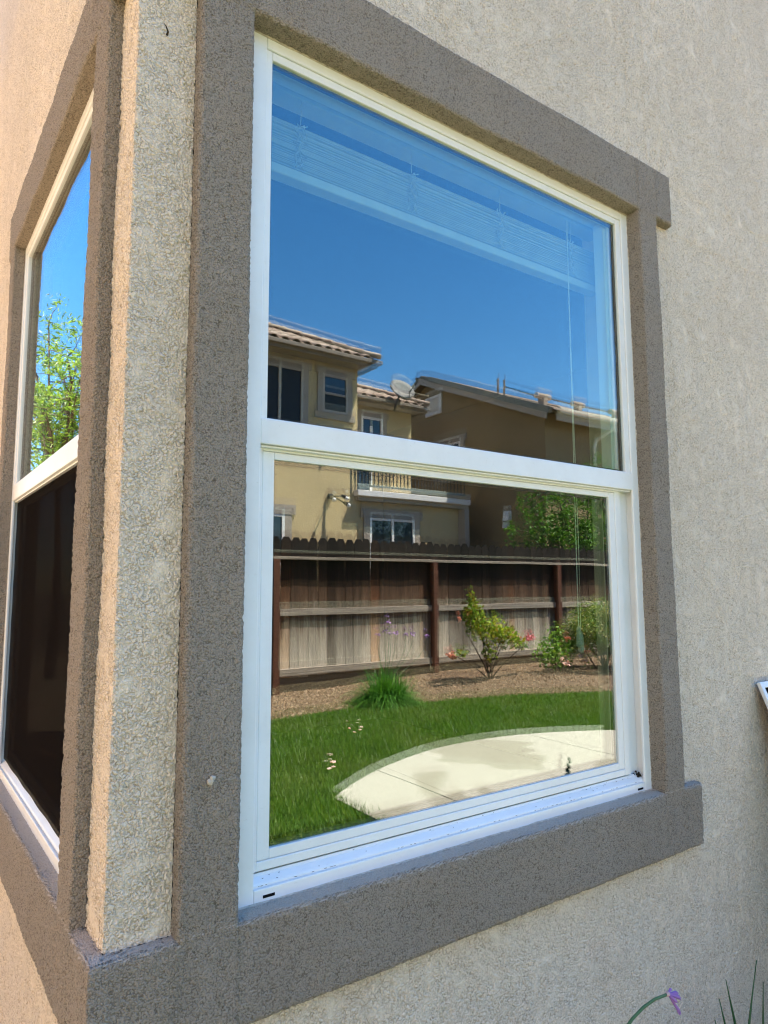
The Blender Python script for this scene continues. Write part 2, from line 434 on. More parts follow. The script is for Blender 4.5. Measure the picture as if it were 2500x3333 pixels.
relief(house, lines(-.02, 8, [0, .094, .189, 1.2907, 1.3719, 1.4458], [(.2, .004), (2.25, .005), (8, .06)]), zl,
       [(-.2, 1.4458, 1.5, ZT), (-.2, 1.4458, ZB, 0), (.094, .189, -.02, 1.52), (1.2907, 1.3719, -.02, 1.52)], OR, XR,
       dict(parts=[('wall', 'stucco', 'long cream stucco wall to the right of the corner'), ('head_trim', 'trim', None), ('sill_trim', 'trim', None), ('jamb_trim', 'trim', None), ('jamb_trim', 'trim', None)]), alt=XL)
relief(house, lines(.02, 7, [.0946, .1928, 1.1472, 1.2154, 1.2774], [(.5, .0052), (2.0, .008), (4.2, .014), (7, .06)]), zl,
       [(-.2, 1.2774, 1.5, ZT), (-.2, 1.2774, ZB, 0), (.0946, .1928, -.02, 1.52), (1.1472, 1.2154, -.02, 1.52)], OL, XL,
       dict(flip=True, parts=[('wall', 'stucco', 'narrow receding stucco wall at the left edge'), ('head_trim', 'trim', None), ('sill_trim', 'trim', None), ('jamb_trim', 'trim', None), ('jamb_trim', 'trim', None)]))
# far walls, soffit and roof close the house so that it shades its own walls
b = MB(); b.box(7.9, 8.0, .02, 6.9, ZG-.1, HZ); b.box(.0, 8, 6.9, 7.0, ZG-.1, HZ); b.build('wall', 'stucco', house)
b = MB(); b.prism([(-.3, -.12, HZ), (8.15, -.12, HZ), (8.15, 7.15, HZ), (-.3, 7.15, HZ)], (0, 0, .16))
b.build('soffit', 'soffit', house)
b = MB(); z0 = HZ+.165
for p in ([(-.3, -.12, z0), (8.15, -.12, z0), (5.2, 3.5, z0+1.6), (2.6, 3.5, z0+1.6)], [(8.15, -.12, z0), (8.15, 7.15, z0), (5.2, 3.5, z0+1.6)],
          [(8.15, 7.15, z0), (-.3, 7.15, z0), (2.6, 3.5, z0+1.6), (5.2, 3.5, z0+1.6)], [(-.3, 7.15, z0), (-.3, -.12, z0), (2.6, 3.5, z0+1.6)]): b.poly(p)
b.build('roof', 'under', house)
# the dim room behind both windows
def ring(b, ax, at, lo, hi, zlo, zhi, a0, a1, c0, c1):
    """wall panel with a hole, as four quads on plane ax=at"""
    for (p, q2, r, s) in ((lo, a0, zlo, zhi), (a1, hi, zlo, zhi), (a0, a1, zlo, c0), (a0, a1, c1, zhi)):
        if ax == 'y': b.poly([(p, at, r), (q2, at, r), (q2, at, s), (p, at, s)])
        else: b.poly([(at, p, r), (at, q2, r), (at, q2, s), (at, p, s)])
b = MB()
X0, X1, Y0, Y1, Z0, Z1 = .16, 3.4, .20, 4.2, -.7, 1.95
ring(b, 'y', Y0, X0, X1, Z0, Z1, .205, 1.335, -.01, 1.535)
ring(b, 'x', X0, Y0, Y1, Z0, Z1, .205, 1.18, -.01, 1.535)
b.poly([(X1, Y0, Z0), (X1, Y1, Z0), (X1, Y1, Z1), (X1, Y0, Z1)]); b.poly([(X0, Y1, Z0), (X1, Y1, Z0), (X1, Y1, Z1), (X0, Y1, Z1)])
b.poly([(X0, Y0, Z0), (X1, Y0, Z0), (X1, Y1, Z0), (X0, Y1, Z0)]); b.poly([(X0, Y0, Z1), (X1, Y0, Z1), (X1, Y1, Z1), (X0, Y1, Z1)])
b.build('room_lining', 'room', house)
b = MB()
for (a0, a1, c0, c1) in ((.205, 1.335, -.01, 1.535),):
    b.poly([(a1, .092, c0), (a1, Y0, c0), (a1, Y0, c1), (a1, .092, c1)]); b.poly([(a0, .092, c0), (a0, Y0, c0), (a0, Y0, c1), (a0, .092, c1)])
    b.poly([(a0, .092, c0), (a1, .092, c0), (a1, Y0, c0), (a0, Y0, c0)]); b.poly([(a0, .092, c1), (a1, .092, c1), (a1, Y0, c1), (a0, Y0, c1)])
b.build('window_reveal', 'drywall', house)
b = MB()
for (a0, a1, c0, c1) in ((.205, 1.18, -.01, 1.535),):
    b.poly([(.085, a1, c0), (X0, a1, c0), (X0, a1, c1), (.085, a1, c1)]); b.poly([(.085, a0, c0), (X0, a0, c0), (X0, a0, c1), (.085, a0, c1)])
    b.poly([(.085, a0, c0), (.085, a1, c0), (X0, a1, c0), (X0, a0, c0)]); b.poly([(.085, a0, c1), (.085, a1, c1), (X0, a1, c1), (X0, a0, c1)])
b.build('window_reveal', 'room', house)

# ------------------------------------------------------------------ the two sash windows
def sash_window(O, F, xf, label, screen, tilt):
    """O = opening (u0,u1,z0,z1); F = depth of the frame's front face; xf maps (u, depth, z) to the world"""
    u0, u1, z0, z1 = O
    u0 -= .004; u1 += .003; z0 -= .004; z1 += .004
    root = empty('window', xf((u0+u1)/2, F, z0), label=label, cat='window', group='white vinyl sash windows of the stucco house')
    B = lambda: MB(xf)
    fl = .045 if not screen else .036; fr_ = .029 if not screen else .024; hd = .026
    e0, e1 = u0+fl, u1-fr_                                              # inner edges of the front flange
    fr = B(); bv = .0020
    fr.box(u0, e0, F, F+.072, z0, z1, bv)                               # left jamb
    fr.box(e1, u1, F, F+.007, z0, z1, bv)                               # right flange
    fr.box(e1+.013, u1-.001, F+.0072, F+.074, z0+.002, z1-.002, .001)   # right jamb pocket
    fr.box(e1-.040, e1+.0128, F+.029, F+.060, z0+.02, z1-.03, .001)
    fr.box(e1-.030, e1-.0235, F+.0215, F+.0288, z0+.035, z1-.03, .001)
    fr.box(e0+.0003, e1-.0003, F+.0003, F+.072, z1-hd, z1-.0002, bv)    # head
    fr.box(e0+.0003, e1-.0003, F+.0003, F+.0062, z0+.0002, z0+.0255, bv)   # sill front lip
    fr.build('frame', 'vinyl', root)
    tr = B()
    a = [(F+.0064, z0+.001), (F+.0064, z0+.0285), (F+.0085, z0+.031), (F+.013, z0+.0345), (F+.018, z0+.0385), (F+.0205, z0+.0425), (F+.024, z0+.0425), (F+.024, z0+.037), (F+.050, z0+.037), (F+.050, z0+.001)]
    tr.prism([(e0+.0005, y, z) for y, z in a], (e1+.012-e0-.0005, 0, 0))
    tr.build('sill_track', 'vinyl', root)
    if not screen:
        for k in (e0+.016, e1-.030):
            s = B(); s.box(k, k+.021, F-.0004, F+.003, z0+.0105, z0+.0150); s.build('weep_slot', 'dark_hole', root)
        cb = B(); q = lambda: random.uniform(-.0007, .0007)
        for (p0, p1) in (((u0+.0045, z0), (u0+.0045, z1)), ((u1-.0025, z0), (u1-.0025, z1)), ((u0, z0+.0042), (u1, z0+.0042)), ((u0, z1-.0045), (u1, z1-.0045))):
            cb.tube([(p0[0]+(p1[0]-p0[0])*t/40+q(), F+.0002+q(), p0[1]+(p1[1]-p0[1])*t/40+q()) for t in range(41)], [.0022+q()*.9 for t in range(41)], 6)
        cb.build('caulk_bead', 'caulk', root)
    zr0, zr1 = .745, .790
    mr = B(); mr.box(e0-.001, e1+.0005, F-.0006, F+.030, zr0, zr1, .0022)
    mr.box(e0+.004, e1-.002, F+.006, F+.028, zr0-.0042, zr0-.0005, .001)
    mr.build('meeting_rail', 'vinyl', root)
    # fixed upper light: glazing bead, double pane with spacer
    bd = B()
    bd.box(e0+.0005, e0+.0125, F+.0035, F+.03, zr1-.001, z1-hd-.0005, .0012)
    bd.box(e1-.0195, e1-.0005, F+.0035, F+.03, zr1-.001, z1-hd-.0005, .0012)
    bd.box(e0+.013, e1-.020, F+.0038, F+.03, z1-hd-.016, z1-hd-.0005, .0012)
    bd.box(e0+.013, e1-.020, F+.0038, F+.03, zr1-.002, zr1+.0018, .0008)
    bd.build('glazing_bead', 'vinyl', root)
    def panes(a, b_, c, d, y, nm):
        for k, (yy, mt, tl) in enumerate(((y, 'glass', 0.0), (y+.0155, 'glass_in', tilt))):
            s = B(); zc = (c+d)/2
            s.box(a, b_, yy, yy+.003, c, d, 0, Matrix.Translation((0, yy, zc)) @ Matrix.Rotation(tl, 4, 'X') @ Matrix.Translation((0, -yy, -zc)))
            s.build(nm, mt, root)
        s = B(); g = .011
        s.box(a, a+g, y+.0045, y+.0115, c, d); s.box(b_-g, b_, y+.0045, y+.0115, c, d)
        s.box(a+g, b_-g, y+.0045, y+.0115, c, c+g); s.box(a+g, b_-g, y+.0045, y+.0115, d-g, d)
        s.build('pane_spacer', 'black', root)
    panes(e0+.006, e1-.013, zr1-.004, z1-hd-.010, F+.008, 'upper_pane')
    # sliding lower sash, set back behind the flange
    S0, S1 = e0-.012, e1-.0355
    zs0, zs1 = z0+.0455, zr0+.004
    st = B(); y0, y1 = F+.0165, F+.044; e = .022
    st.box(S0, S0+.0235, y0, y1, zs0, zs1, .0018); st.box(S1-.017, S1, y0, y1, zs0, zs1, .0018)
    st.box(S0+.023, S1-.0165, y0+.0002, y1, zs0+.0002, zs0+.0155, .0018); st.box(S0+.023, S1-.0165, y0+.0002, y1, zs1-.012, zs1, .0018)
    st.build('lower_sash', 'vinyl', root)
    bd = B(); q0, q1 = S0+.0239, S1-.0174
    bd.box(q0, q0+.0225, y0+.0016, y1-.003, zs0+.016, zs1-.0125, .0014); bd.box(q1-.0215, q1, y0+.0016, y1-.003, zs0+.016, zs1-.0125, .0014)
    bd.box(q0+.0228, q1-.0218, y0+.0019, y1-.003, zs0+.016, zs0+.032, .0014); bd.box(q0+.0228, q1-.0218, y0+.0019, y1-.003, zs1-.0255, zs1-.0125, .0014)
    bd.build('glazing_bead', 'vinyl', root)
    panes(q0+.017, q1-.016, zs0+.027, zs1-.020, y0+.0055, 'lower_pane')
    if screen:
        s = B()
        n = 60
        a, b_, c, d = e0+.003, e1-.001, z0+.044, zr0-.005
        V = []; 
        # outline drawn slightly wavy where the mesh was pressed into the frame
        for i in range(n): V.append((a + .001*math.sin(i*.45), F+.0125, c+(d-c)*i/n))
        for i in range(n): V.append((a+(b_-a)*i/n, F+.0125, d))
        for i in range(n): V.append((b_ + .002*math.sin(i*.7), F+.0125, d+(c-d)*i/n))
        for i in range(n): V.append((b_+(a-b_)*i/n, F+.0125, c + .0012*math.sin(i*.5)))
        s.prism(V, (0, .0006, 0)); s.build('insect_mesh', 'mesh', root)
    return root
xR = lambda u, v, z: (u, v, z)
xL = lambda u, v, z: XL(u, -v, z)
win_r = sash_window(OR, .017, xR, 'large white vinyl sash window facing the viewer, its lower sash unscreened and reflecting the yard', False, R(.36))
win_l = sash_window(OL, .005, xL, 'narrow-looking white sash window round the corner at the left, dark insect mesh over its lower half', True, R(.15))

# dirt caught in the sill track of the right window
b = MB()
for k in range(26):
    u = random.uniform(.24, 1.26); f = random.random()**.7; y = .0255+f*.011
    b.blob((u, y, -.004+.031+f*.0095), (random.uniform(.0005, .0022), random.uniform(.0005, .001), .0005), 1, .4)
for k in range(45):
    b.blob((random.uniform(.24, 1.26), .0235, .0235), (random.uniform(.001, .004), .0005, .0005), 1, .3)
for k in range(60):
    u = 1.268-abs(random.gauss(0, .010)); b.blob((u, random.uniform(.030, .042), .030+abs(random.gauss(0, .006))), random.uniform(.0010, .0030), 1, .5)
tag(b.build('dirt', 'speck'), label='dark dirt specks and mould in the white sill track of the large window', cat='dirt', kind='stuff')

# ------------------------------------------------------------------ raised blind behind the large window
bl = empty('window_blind', (.765, .12, 1.30), label='white slatted blind pulled up to the top of the large window, seen through its glass', cat='blind')
b = MB(); b.box(.225, 1.300, .104, .150, 1.482, 1.522, .003); b.build('headrail', 'slat', bl)
sm = MB(); sm.box(-.515, .515, -.0125, .0125, -.0008, .0008, .0004); sme = sm.mesh('slat')
NS = 27
for k in range(NS):
    o = link('slat', sme, 'slat', bl, True)
    o.location = (.765+random.uniform(-.003, .003)-.765, .120+random.uniform(-.002, .002)-.12, 1.335+k*(.092/NS)-1.30)
    o.rotation_euler = (R(random.uniform(-5, 9)), R(random.uniform(-.12, .12)), R(random.uniform(-.1, .1)))
b = MB(); b.box(.250, 1.280, .106, .136, 1.308, 1.328, .003); b.build('bottom_rail', 'slat', bl)
for x in (.345, .625, .900, 1.165):
    b = MB()
    for j in range(5):
        pts = [(x+random.uniform(-.016, .016), .103+random.uniform(-.004, .002), 1.33+.095*i/7) for i in range(8)]
        b.tube(pts, .0013, 4)
    b.tube([(x, .105, 1.425), (x+.004, .108, 1.485)], .001, 4)
    b.build('ladder_cord', 'tape', bl)
b = MB(); b.tube([(1.148, .103, 1.482), (1.146, .103, 1.0), (1.142, .103, .60), (1.141, .103, .40)], .0012, 5)
b.tube([(1.151, .104, 1.482), (1.150, .104, 1.0), (1.153, .104, .60), (1.150, .104, .385)], .0012, 5); b.build('pull_cord', 'cord', bl)
b = MB(); b.tube([(1.141, .103, .402), (1.141, .103, .39), (1.141, .103, .355), (1.141, .103, .35)], [.003, .006, .008, .006], 8)
b.tube([(1.150, .104, .387), (1.150, .104, .375), (1.150, .104, .34), (1.150, .104, .335)], [.003, .006, .008, .006], 8); b.build('cord_tassel', 'tassel', bl)

# ------------------------------------------------------------------ small things stuck on the stucco
b = MB(); b.blob((.0, -.03, 0), (.005, .004, .005), 2, .3); b.blob((.003, -.031, .005), (.004, .003, .004), 2, .3)
o = b.build('stucco_blob', 'caulk', house); o.location = Vector((.137, .003, .214)) - worldloc(house)
o['label'] = 'small pale lump of stucco on the taupe jamb'
b = MB(); b.tube([(0, 0, 0), (.001, -.004, .004), (-.003, -.006, .010), (-.007, -.007, .013)], [.002, .0017, .001, .0004], 5)
o = b.build('twig', 'speck', None); o.location = (.044, -.001, 1.396); tag(o, 'tiny dark twig stuck high on the cream stucco corner strip', 'twig')

# ------------------------------------------------------------------ loose insect screen leaning on the wall
rx = R(-21)
ls = empty('insect_screen', (1.79, -.40, ZG+.02), label='loose white framed insect screen leaning against the cream wall at the right edge', cat='window screen')
Hs, Ws, tt = 1.172, 1.05, .010
ms = Matrix.Translation((1.772, -.44, ZG+.01)) @ Matrix.Rotation(rx, 4, 'X')
def lb(*a, bev=.001):
    m = MB(); m.box(*a, bev, ms); return m
fw = .017
for nm, a in (('stile', (0, fw, 0, tt, 0, Hs)), ('stile', (Ws-fw, Ws, 0, tt, 0, Hs)), ('rail', (fw+.0003, Ws-fw-.0003, .0002, tt-.0002, 0, fw)), ('rail', (fw+.0003, Ws-fw-.0003, .0002, tt-.0002, Hs-fw, Hs))):
    lb(*a).build(nm, 'alu', ls)
lb(fw, Ws-fw, .004, .005, fw, Hs-fw, bev=0).build('mesh', 'mesh', ls)

# ------------------------------------------------------------------ leaf helpers
def orient(n):
    """n random rotation frames (n,3,3)"""
    q = rng.normal(size=(n, 4)); q /= np.linalg.norm(q, axis=1)[:, None]; a, b_, c, d = q.T
    return np.stack([np.stack([1-2*(c*c+d*d), 2*(b_*c-a*d), 2*(b_*d+a*c)], -1), np.stack([2*(b_*c+a*d), 1-2*(b_*b_+d*d), 2*(c*d-a*b_)], -1), np.stack([2*(b_*d-a*c), 2*(c*d+a*b_), 1-2*(b_*b_+c*c)], -1)], 1)
def leaves(name, P, size, ratio, mat, parent=None, up=.0):
    """folded pointed leaves (4 triangles) at points P"""
    n = len(P); s = size*rng.uniform(.65, 1.3, n)[:, None, None]
    L = np.array([(0, -.5, 0), (ratio*.5, -.05, .07), (0, .5, -.08), (-ratio*.5, -.05, .07), (0, -.02, 0.0)])
    Rm = orient(n); V = (np.einsum('nij,kj->nki', Rm, L)*s + P[:, None, :])
    F = np.array([(0, 1, 4), (1, 2, 4), (2, 3, 4), (3, 0, 4)]); F = (F[None] + 5*np.arange(n)[:, None, None]).reshape(-1, 3)
    return raw(name, V.reshape(-1, 3), F, mat, parent)
def blades(name, base, dirv, length, width, mat, parent=None, segs=4, droop=.6):
    """arching strap leaves; base (n,3) dirv (n,3) unit"""
    n = len(base); t = np.linspace(0, 1, segs+1)
    side = np.cross(dirv, np.array([0, 0, 1.0])); side /= np.linalg.norm(side, axis=1)[:, None]+1e-9
    out = dirv*np.array([1, 1, 0]); V = []
    for k in t:
        c = base + dirv*(length*k)[:, None] + out*(length*k*k*.25)[:, None] - np.array([0, 0, 1.0])*(length*droop*k**2.6)[:, None]*np.linalg.norm(out, axis=1)[:, None]
        wv = (width*(1-k**2.2)*.5+.0003)[:, None]
        V += [c-side*wv, c+side*wv]
    V = np.stack(V, 1); m = 2*(segs+1)
    F = np.array([(2*i, 2*i+1, 2*i+3, 2*i+2) for i in range(segs)]); F = (F[None]+m*np.arange(n)[:, None, None]).reshape(-1, 4)
    return raw(name, V.reshape(-1, 3), F, mat, parent)
def bez(a, b_, c, d, n=10):
    a, b_, c, d = map(Vector, (a, b_, c, d))
    return [a*(1-t)**3 + b_*3*t*(1-t)**2 + c*3*t*t*(1-t) + d*t**3 for t in [i/(n-1) for i in range(n)]]

# ------------------------------------------------------------------ society garlic growing at the foot of the wall
gp = empty('garlic_plant', (.72, -.17, ZG), label='society garlic with one drooping purple flower in front of the wall', cat='flower')
st = bez((.72, -.17, ZG), (.70, -.16, -.50), (.86, -.15, -.285), (1.066, -.15, -.325), 16)
b = MB(); b.tube(st, [.0040-.0012*i/15 for i in range(16)], 7); b.build('flower_stem', 'garlic_stem', gp, smooth=True)
def floret(bm, tip, d, ln, r):
    d = Vector(d).normalized(); p0 = Vector(tip)
    bm.tube([p0, p0+d*ln*.12, p0+d*ln*.45, p0+d*ln*.8, p0+d*ln], [.0012, .0018, r*.75, r, r*.25], 7)
def petal(bm, p, d, s, ln):
    d = Vector(d).normalized(); s = Vector(s).normalized(); n = d.cross(s)
    vs = [p, p+d*ln*.5+s*ln*.22+n*.0008, p+d*ln+n*.001, p+d*ln*.5-s*ln*.22-n*.0008]
    bm.prism(vs, n*.0006)
tip = Vector(st[-1]); b = MB()
b.tube([tip+Vector((-.004, 0, -.001)), tip+Vector((.004, 0, .001))], [.003, .0052], 7); b.build('flower_base', 'pale_pink', gp, smooth=True)
for d, ln, r in (((.9, -.1, -.18), .030, .0042), ((.75, .2, -.62), .036, .0040), ((.62, -.2, -.95), .052, .0036), ((.95, -.25, -.42), .034, .0045), ((.5, .1, .1), .018, .003), ((.45, -.3, -.5), .026, .003)):
    b = MB(); floret(b, tip+Vector((.003, 0, 0)), d, ln, r)
    if ln > .028:
        e = tip + Vector(d).normalized()*ln*.8
        for k in range(5):
            a = k*1.257; ax = Vector((math.sin(a)*.7, math.cos(a)*.7, math.sin(a+1)*.5)); petal(b, e, Vector(d)+ax*.55, Vector(d).cross(ax), .011)
    b.build('flower', 'purple', gp)
lp = empty('garlic_plant', (1.33, -.15, ZG), label='dark strap leaves of a plant rising at the lower right corner', cat='plant')
for a, c_, d in (((1.40, -.15, ZG), (1.36, -.15, -.62), (1.285, -.15, -.365)), ((1.30, -.14, ZG), (1.29, -.145, -.6), (1.234, -.15, -.43)), ((1.34, -.16, ZG), (1.315, -.155, -.60), (1.255, -.15, -.395)),
               ((1.22, -.17, ZG), (1.27, -.17, -.62), (1.40, -.16, -.355)), ((1.44, -.13, ZG), (1.45, -.13, -.7), (1.50, -.12, -.45)), ((1.26, -.2, ZG), (1.2, -.22, -.7), (1.10, -.26, -.58)), ((1.30, -.12, ZG), (1.31, -.11, -.75), (1.26, -.09, -.55))):
    pts = bez(a, Vector(a).lerp(Vector(c_), .6), c_, d, 12); V = []
    for i, p in enumerate(pts):
        k = i/11; wv = .0085*(1-k**3)+.0004; s = Vector((.8, -.35, .3)).normalized(); up = Vector((0, -.0016, 0))
        V += [tuple(p-s*wv), tuple(p+up), tuple(p+s*wv), tuple(p-up*.5)]
    F = []
    for i in range(11):
        for j in range(4): F.append((4*i+j, 4*i+(j+1) % 4, 4*i+4+(j+1) % 4, 4*i+4+j))
    raw('leaf', V, F, 'garlic_leaf', lp, smooth=True)
# a slender flower stalk standing out of frame whose image shows low in the pane
gs = empty('garlic_plant', (1.80, -.62, ZG), label='single slender budding stalk beside the patio, reflected low in the large window', cat='plant')
b = MB(); b.tube(bez((1.80, -.62, ZG), (1.79, -.62, -.6), (1.755, -.60, -.4), (1.76, -.60, -.14), 10), .0025, 5); b.build('flower_stem', 'garlic_stem', gs)
b = MB()
for k in range(9): b.blob((1.76+random.uniform(-.014, .014), -.60, -.20+.009*k), (.006, .006, .008), 1, .3)
b.build('flower_bud', 'garlic_leaf', gs)

# ------------------------------------------------------------------ ground, lawn, patio, bed
b = MB(); b.poly([(-150, -150, ZG-.03), (150, -150, ZG-.03), (150, 150, ZG-.03), (-150, 150, ZG-.03)])
tag(b.build('ground', 'earth'), 'bare brown earth stretching out under the houses', kind='structure')
b = MB(); b.poly([(-3, -6.0, ZG), (10.5, -6.0, ZG), (10.5, -.6, ZG), (-3, -.6, ZG)])
tag(b.build('lawn', 'lawn_soil'), 'green lawn between the patio and the fence bed', kind='structure')
b = MB(); b.poly([(-9, -.6, ZG-.012), (-.05, -.6, ZG-.012), (-.4, 14, ZG-.012), (-9, 14, ZG-.012)])
tag(b.build('side_path', 'gravel'), 'tan gravel side yard left of the house', kind='structure')
b = MB(); b.poly([(-.03, -.6, ZG+.004), (8, -.6, ZG+.004), (8, -.02, ZG+.004), (-.03, -.02, ZG+.004)])
tag(b.build('planting_strip', 'soil'), 'dark soil strip along the foot of the wall', kind='structure')
def arc(x): return -3.5 + .215*(x-3.88)**2
patio = empty('patio', (4, -2, ZG), label='pale concrete patio with a curved edge', kind='structure')
for a, c_ in ((2.09, 2.69), (2.70, 4.50), (4.51, 6.9)):
    xs = np.linspace(a, c_, 22); pts = []
    for x in xs:
        y = arc(x) if x > 2.1 else -2.82 + (2.1-x)*2.1
        pts.append((x, min(y, -.7), ZG))
    pts += [(c_, -.62, ZG), (a, -.62, ZG)]
    b = MB(); b.prism(pts, (0, 0, .022)); b.build('slab', 'concrete', patio)
BEDX = [-3, 2.0, 2.96, 4.16, 4.72, 6.0, 7.32, 8.5, 10.5, 13]; BEDY = [-5.5, -5.42, -5.44, -5.54, -5.36, -5.11, -4.55, -4.1, -3.5, -3.0]
def bedy(x): return np.interp(x, BEDX, BEDY)
def bedz(x, y):
    k = np.clip((bedy(x)-y)/1.0, 0, 1); return ZG + .012 + (.015 + .075*np.clip((x-4.3)/1.8, 0, 1))*k*k*(3-2*k) + .012*np.sin(x*5.1)*np.sin(y*6.3)*k
xs = np.linspace(-3, 13, 160); ts = np.linspace(0, 1, 26)
Xg, Tg = np.meshgrid(xs, ts, indexing='ij'); Yg = bedy(Xg)*(1-Tg) + (-7.2)*Tg; Zg = bedz(Xg, Yg); Zg[:, 0] -= .02
idx = np.arange(Xg.size).reshape(Xg.shape); q = np.stack([idx[:-1, :-1], idx[:-1, 1:], idx[1:, 1:], idx[1:, :-1]], -1).reshape(-1, 4)
tag(raw('flower_bed', np.stack([Xg, Yg, Zg], -1).reshape(-1, 3), q, 'soil', smooth=True), 'raised bark covered bed along the foot of the fence', kind='structure')
n = 24000; px = rng.uniform(1.5, 10.5, n); py = bedy(px) + (-6.95-bedy(px))*rng.uniform(0, 1, n); P = np.stack([px, py, bedz(px, py)+.004], -1)
tet = np.array([(.5, 0, -.1), (-.4, .3, -.1), (-.3, -.35, -.1), (.0, .02, .25)]); V = np.einsum('nij,kj->nki', orient(n), tet*np.array([1, .7, .55]))*(rng.uniform(.014, .040, n)[:, None, None]) + P[:, None]
F = (np.array([(0, 1, 2), (0, 3, 1), (1, 3, 2), (2, 3, 0)])[None]+4*np.arange(n)[:, None, None]).reshape(-1, 3)
tag(raw('bark_mulch', V.reshape(-1, 3), F, 'chips'), 'brown bark chips lying over the bed by the fence', 'mulch', kind='stuff')
n = 260000; px = rng.uniform(.3, 9.6, n); py = rng.uniform(-5.75, -1.9, n)
ed = np.where(px > 2.1, arc(px), -2.82+(2.1-px)*2.1)
ed = np.where(px > 2.09, ed, -1.85)
ok = (py > bedy(px)-.03*rng.uniform(0, 1, n)) & ((py < ed+.035*rng.normal(size=n)*.6) | (px < 2.09+.05*np.abs(rng.normal(size=n))) )
px, py = px[ok], py[ok]; n = len(px)
cl = np.array([mnoise.noise((x*2.2, y*2.2, 0)) for x, y in zip(px[::1], py[::1])])
hgt = (.042+.02*cl)*rng.uniform(.6, 1.35, n); an = rng.uniform(0, 6.283, n); ln = rng.uniform(.1, .9, n)
dx, dy = np.cos(an), np.sin(an); wv = rng.uniform(.0025, .0045, n)
p0 = np.stack([px, py, np.full(n, ZG)], -1); s = np.stack([-dy*wv, dx*wv, np.zeros(n)], -1); tp = np.stack([px+dx*hgt*ln, py+dy*hgt*ln, ZG+hgt], -1)
V = np.stack([p0-s, p0+s, tp], 1).reshape(-1, 3); F = np.arange(3*n).reshape(-1, 3)
tag(raw('grass', V, F, 'grass'), 'short thick lawn grass', 'grass', kind='stuff')
b = MB()
for x, y in ((3.20, -4.30), (3.30, -4.36), (3.38, -4.46), (3.25, -4.47), (2.37, -3.35), (2.42, -3.37), (2.49, -3.50)):
    b.blob((x, y, ZG+.05), (random.uniform(.014, .024), random.uniform(.014, .024), .008), 1, .35)
tag(b.build('fallen_petals', 'pale_pink'), 'pale peach petals scattered on the lawn', 'petals', kind='stuff')

# ------------------------------------------------------------------ wooden fence
FY = -6.92; FT = 1.15; FB = -.66
fence = empty('wooden_fence', (7, FY, ZG), label='weathered dog-eared board fence with rails behind the flower bed', cat='fence')
pm = []
for k in range(4):
    b = MB(); e = .036; hw = .0695; top = random.uniform(-.008, .008)
    b.prism([(-hw, 0, 0), (hw, 0, 0), (hw, 0, FT-FB-.055+top), (hw-e, 0, FT-FB+top), (-hw+e, 0, FT-FB+top), (-hw, 0, FT-FB-.055+top)], (0, -.016, 0))
    pm.append(b.mesh('picket'))
x = 1.2; i = 0
while x < 14.2:
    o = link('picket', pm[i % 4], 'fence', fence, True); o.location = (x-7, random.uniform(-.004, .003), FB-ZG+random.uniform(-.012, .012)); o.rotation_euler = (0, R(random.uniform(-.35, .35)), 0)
    x += .1415 + random.uniform(-.001, .0035); i += 1
posts = [.95, 3.62, 6.25, 9.02, 11.75, 14.3]
for a, c_ in zip(posts[:-1], posts[1:]):
    b = MB(); b.box(a-.03, c_-.03, FY+.002, FY+.091, .855, .893, .003); b.build('rail', 'rail', fence)
    b = MB(); b.box(a+.047, c_-.047, FY+.002, FY+.042, .125, .214, .003); b.build('rail', 'rail', fence)
    b = MB(); b.box(a+.047, c_-.047, FY+.002, FY+.050, -.640, -.551, .003); b.build('rail', 'rail', fence)
    b = MB(); b.box(a+.047, c_-.047, FY-.03, FY-.004, ZG-.1, -.645, .002); b.build('kickboard', 'kick', fence)
for a in posts:
    b = MB(); b.box(a-.045, a+.045, FY+.0005, FY+.092, ZG-.3, .853, .003); b.build('post', 'post', fence)

# ------------------------------------------------------------------ plants of the bed
def gz(x, y): return float(bedz(np.float64(x), np.float64(y)))
cx, cy = 4.44, -5.56; z = gz(cx, cy)
cp = empty('garlic_clump', (cx, cy, z), label='rounded clump of bright strappy green leaves in the bed, with purple flower heads above it', cat='plant')
n = 2600; an = rng.uniform(0, 6.283, n); el = np.arccos(rng.uniform(.02, 1.0, n)); d = np.stack([np.sin(el)*np.cos(an), np.sin(el)*np.sin(an), np.cos(el)*1.0], -1); d /= np.linalg.norm(d, axis=1)[:, None]
bs = np.stack([cx+.10*rng.normal(size=n)*.8, cy+.10*rng.normal(size=n)*.8, np.full(n, z)], -1)
blades('leaves', bs, d, rng.uniform(.28, .54, n), rng.uniform(.010, .017, n), 'clump', cp, 5, .75)['kind'] = 'stuff'
def bloom(bm, c, r, nlf=10):
    for k in range(nlf):
        d = Vector((random.gauss(0, 1), random.gauss(0, 1), random.gauss(.3, .8))).normalized()
        s = d.cross(Vector((random.random(), random.random(), random.random()))).normalized()
        p = Vector(c)+d*r*.2; bm.prism([p, p+d*r*.6+s*r*.4, p+d*r*1.0, p+d*r*.6-s*r*.4], d.cross(s)*.003)
for fx, fy, fz in ((4.51, -5.6, .07), (4.38, -5.65, -.08), (4.50, -5.55, -.05), (4.60, -5.6, -.06), (4.72, -5.55, -.09), (5.08, -5.6, -.12), (4.45, -5.6, -.03), (4.86, -5.6, -.08)):
    b = MB(); b.tube(bez((cx, cy, z), (cx, cy, z+.4), (fx, fy, fz-.35), (fx, fy, fz), 8), .003, 4); b.build('flower_stem', 'garlic_stem', cp)
    b = MB(); bloom(b, (fx, fy, fz), .034, 10); b.build('flower', 'purple', cp)

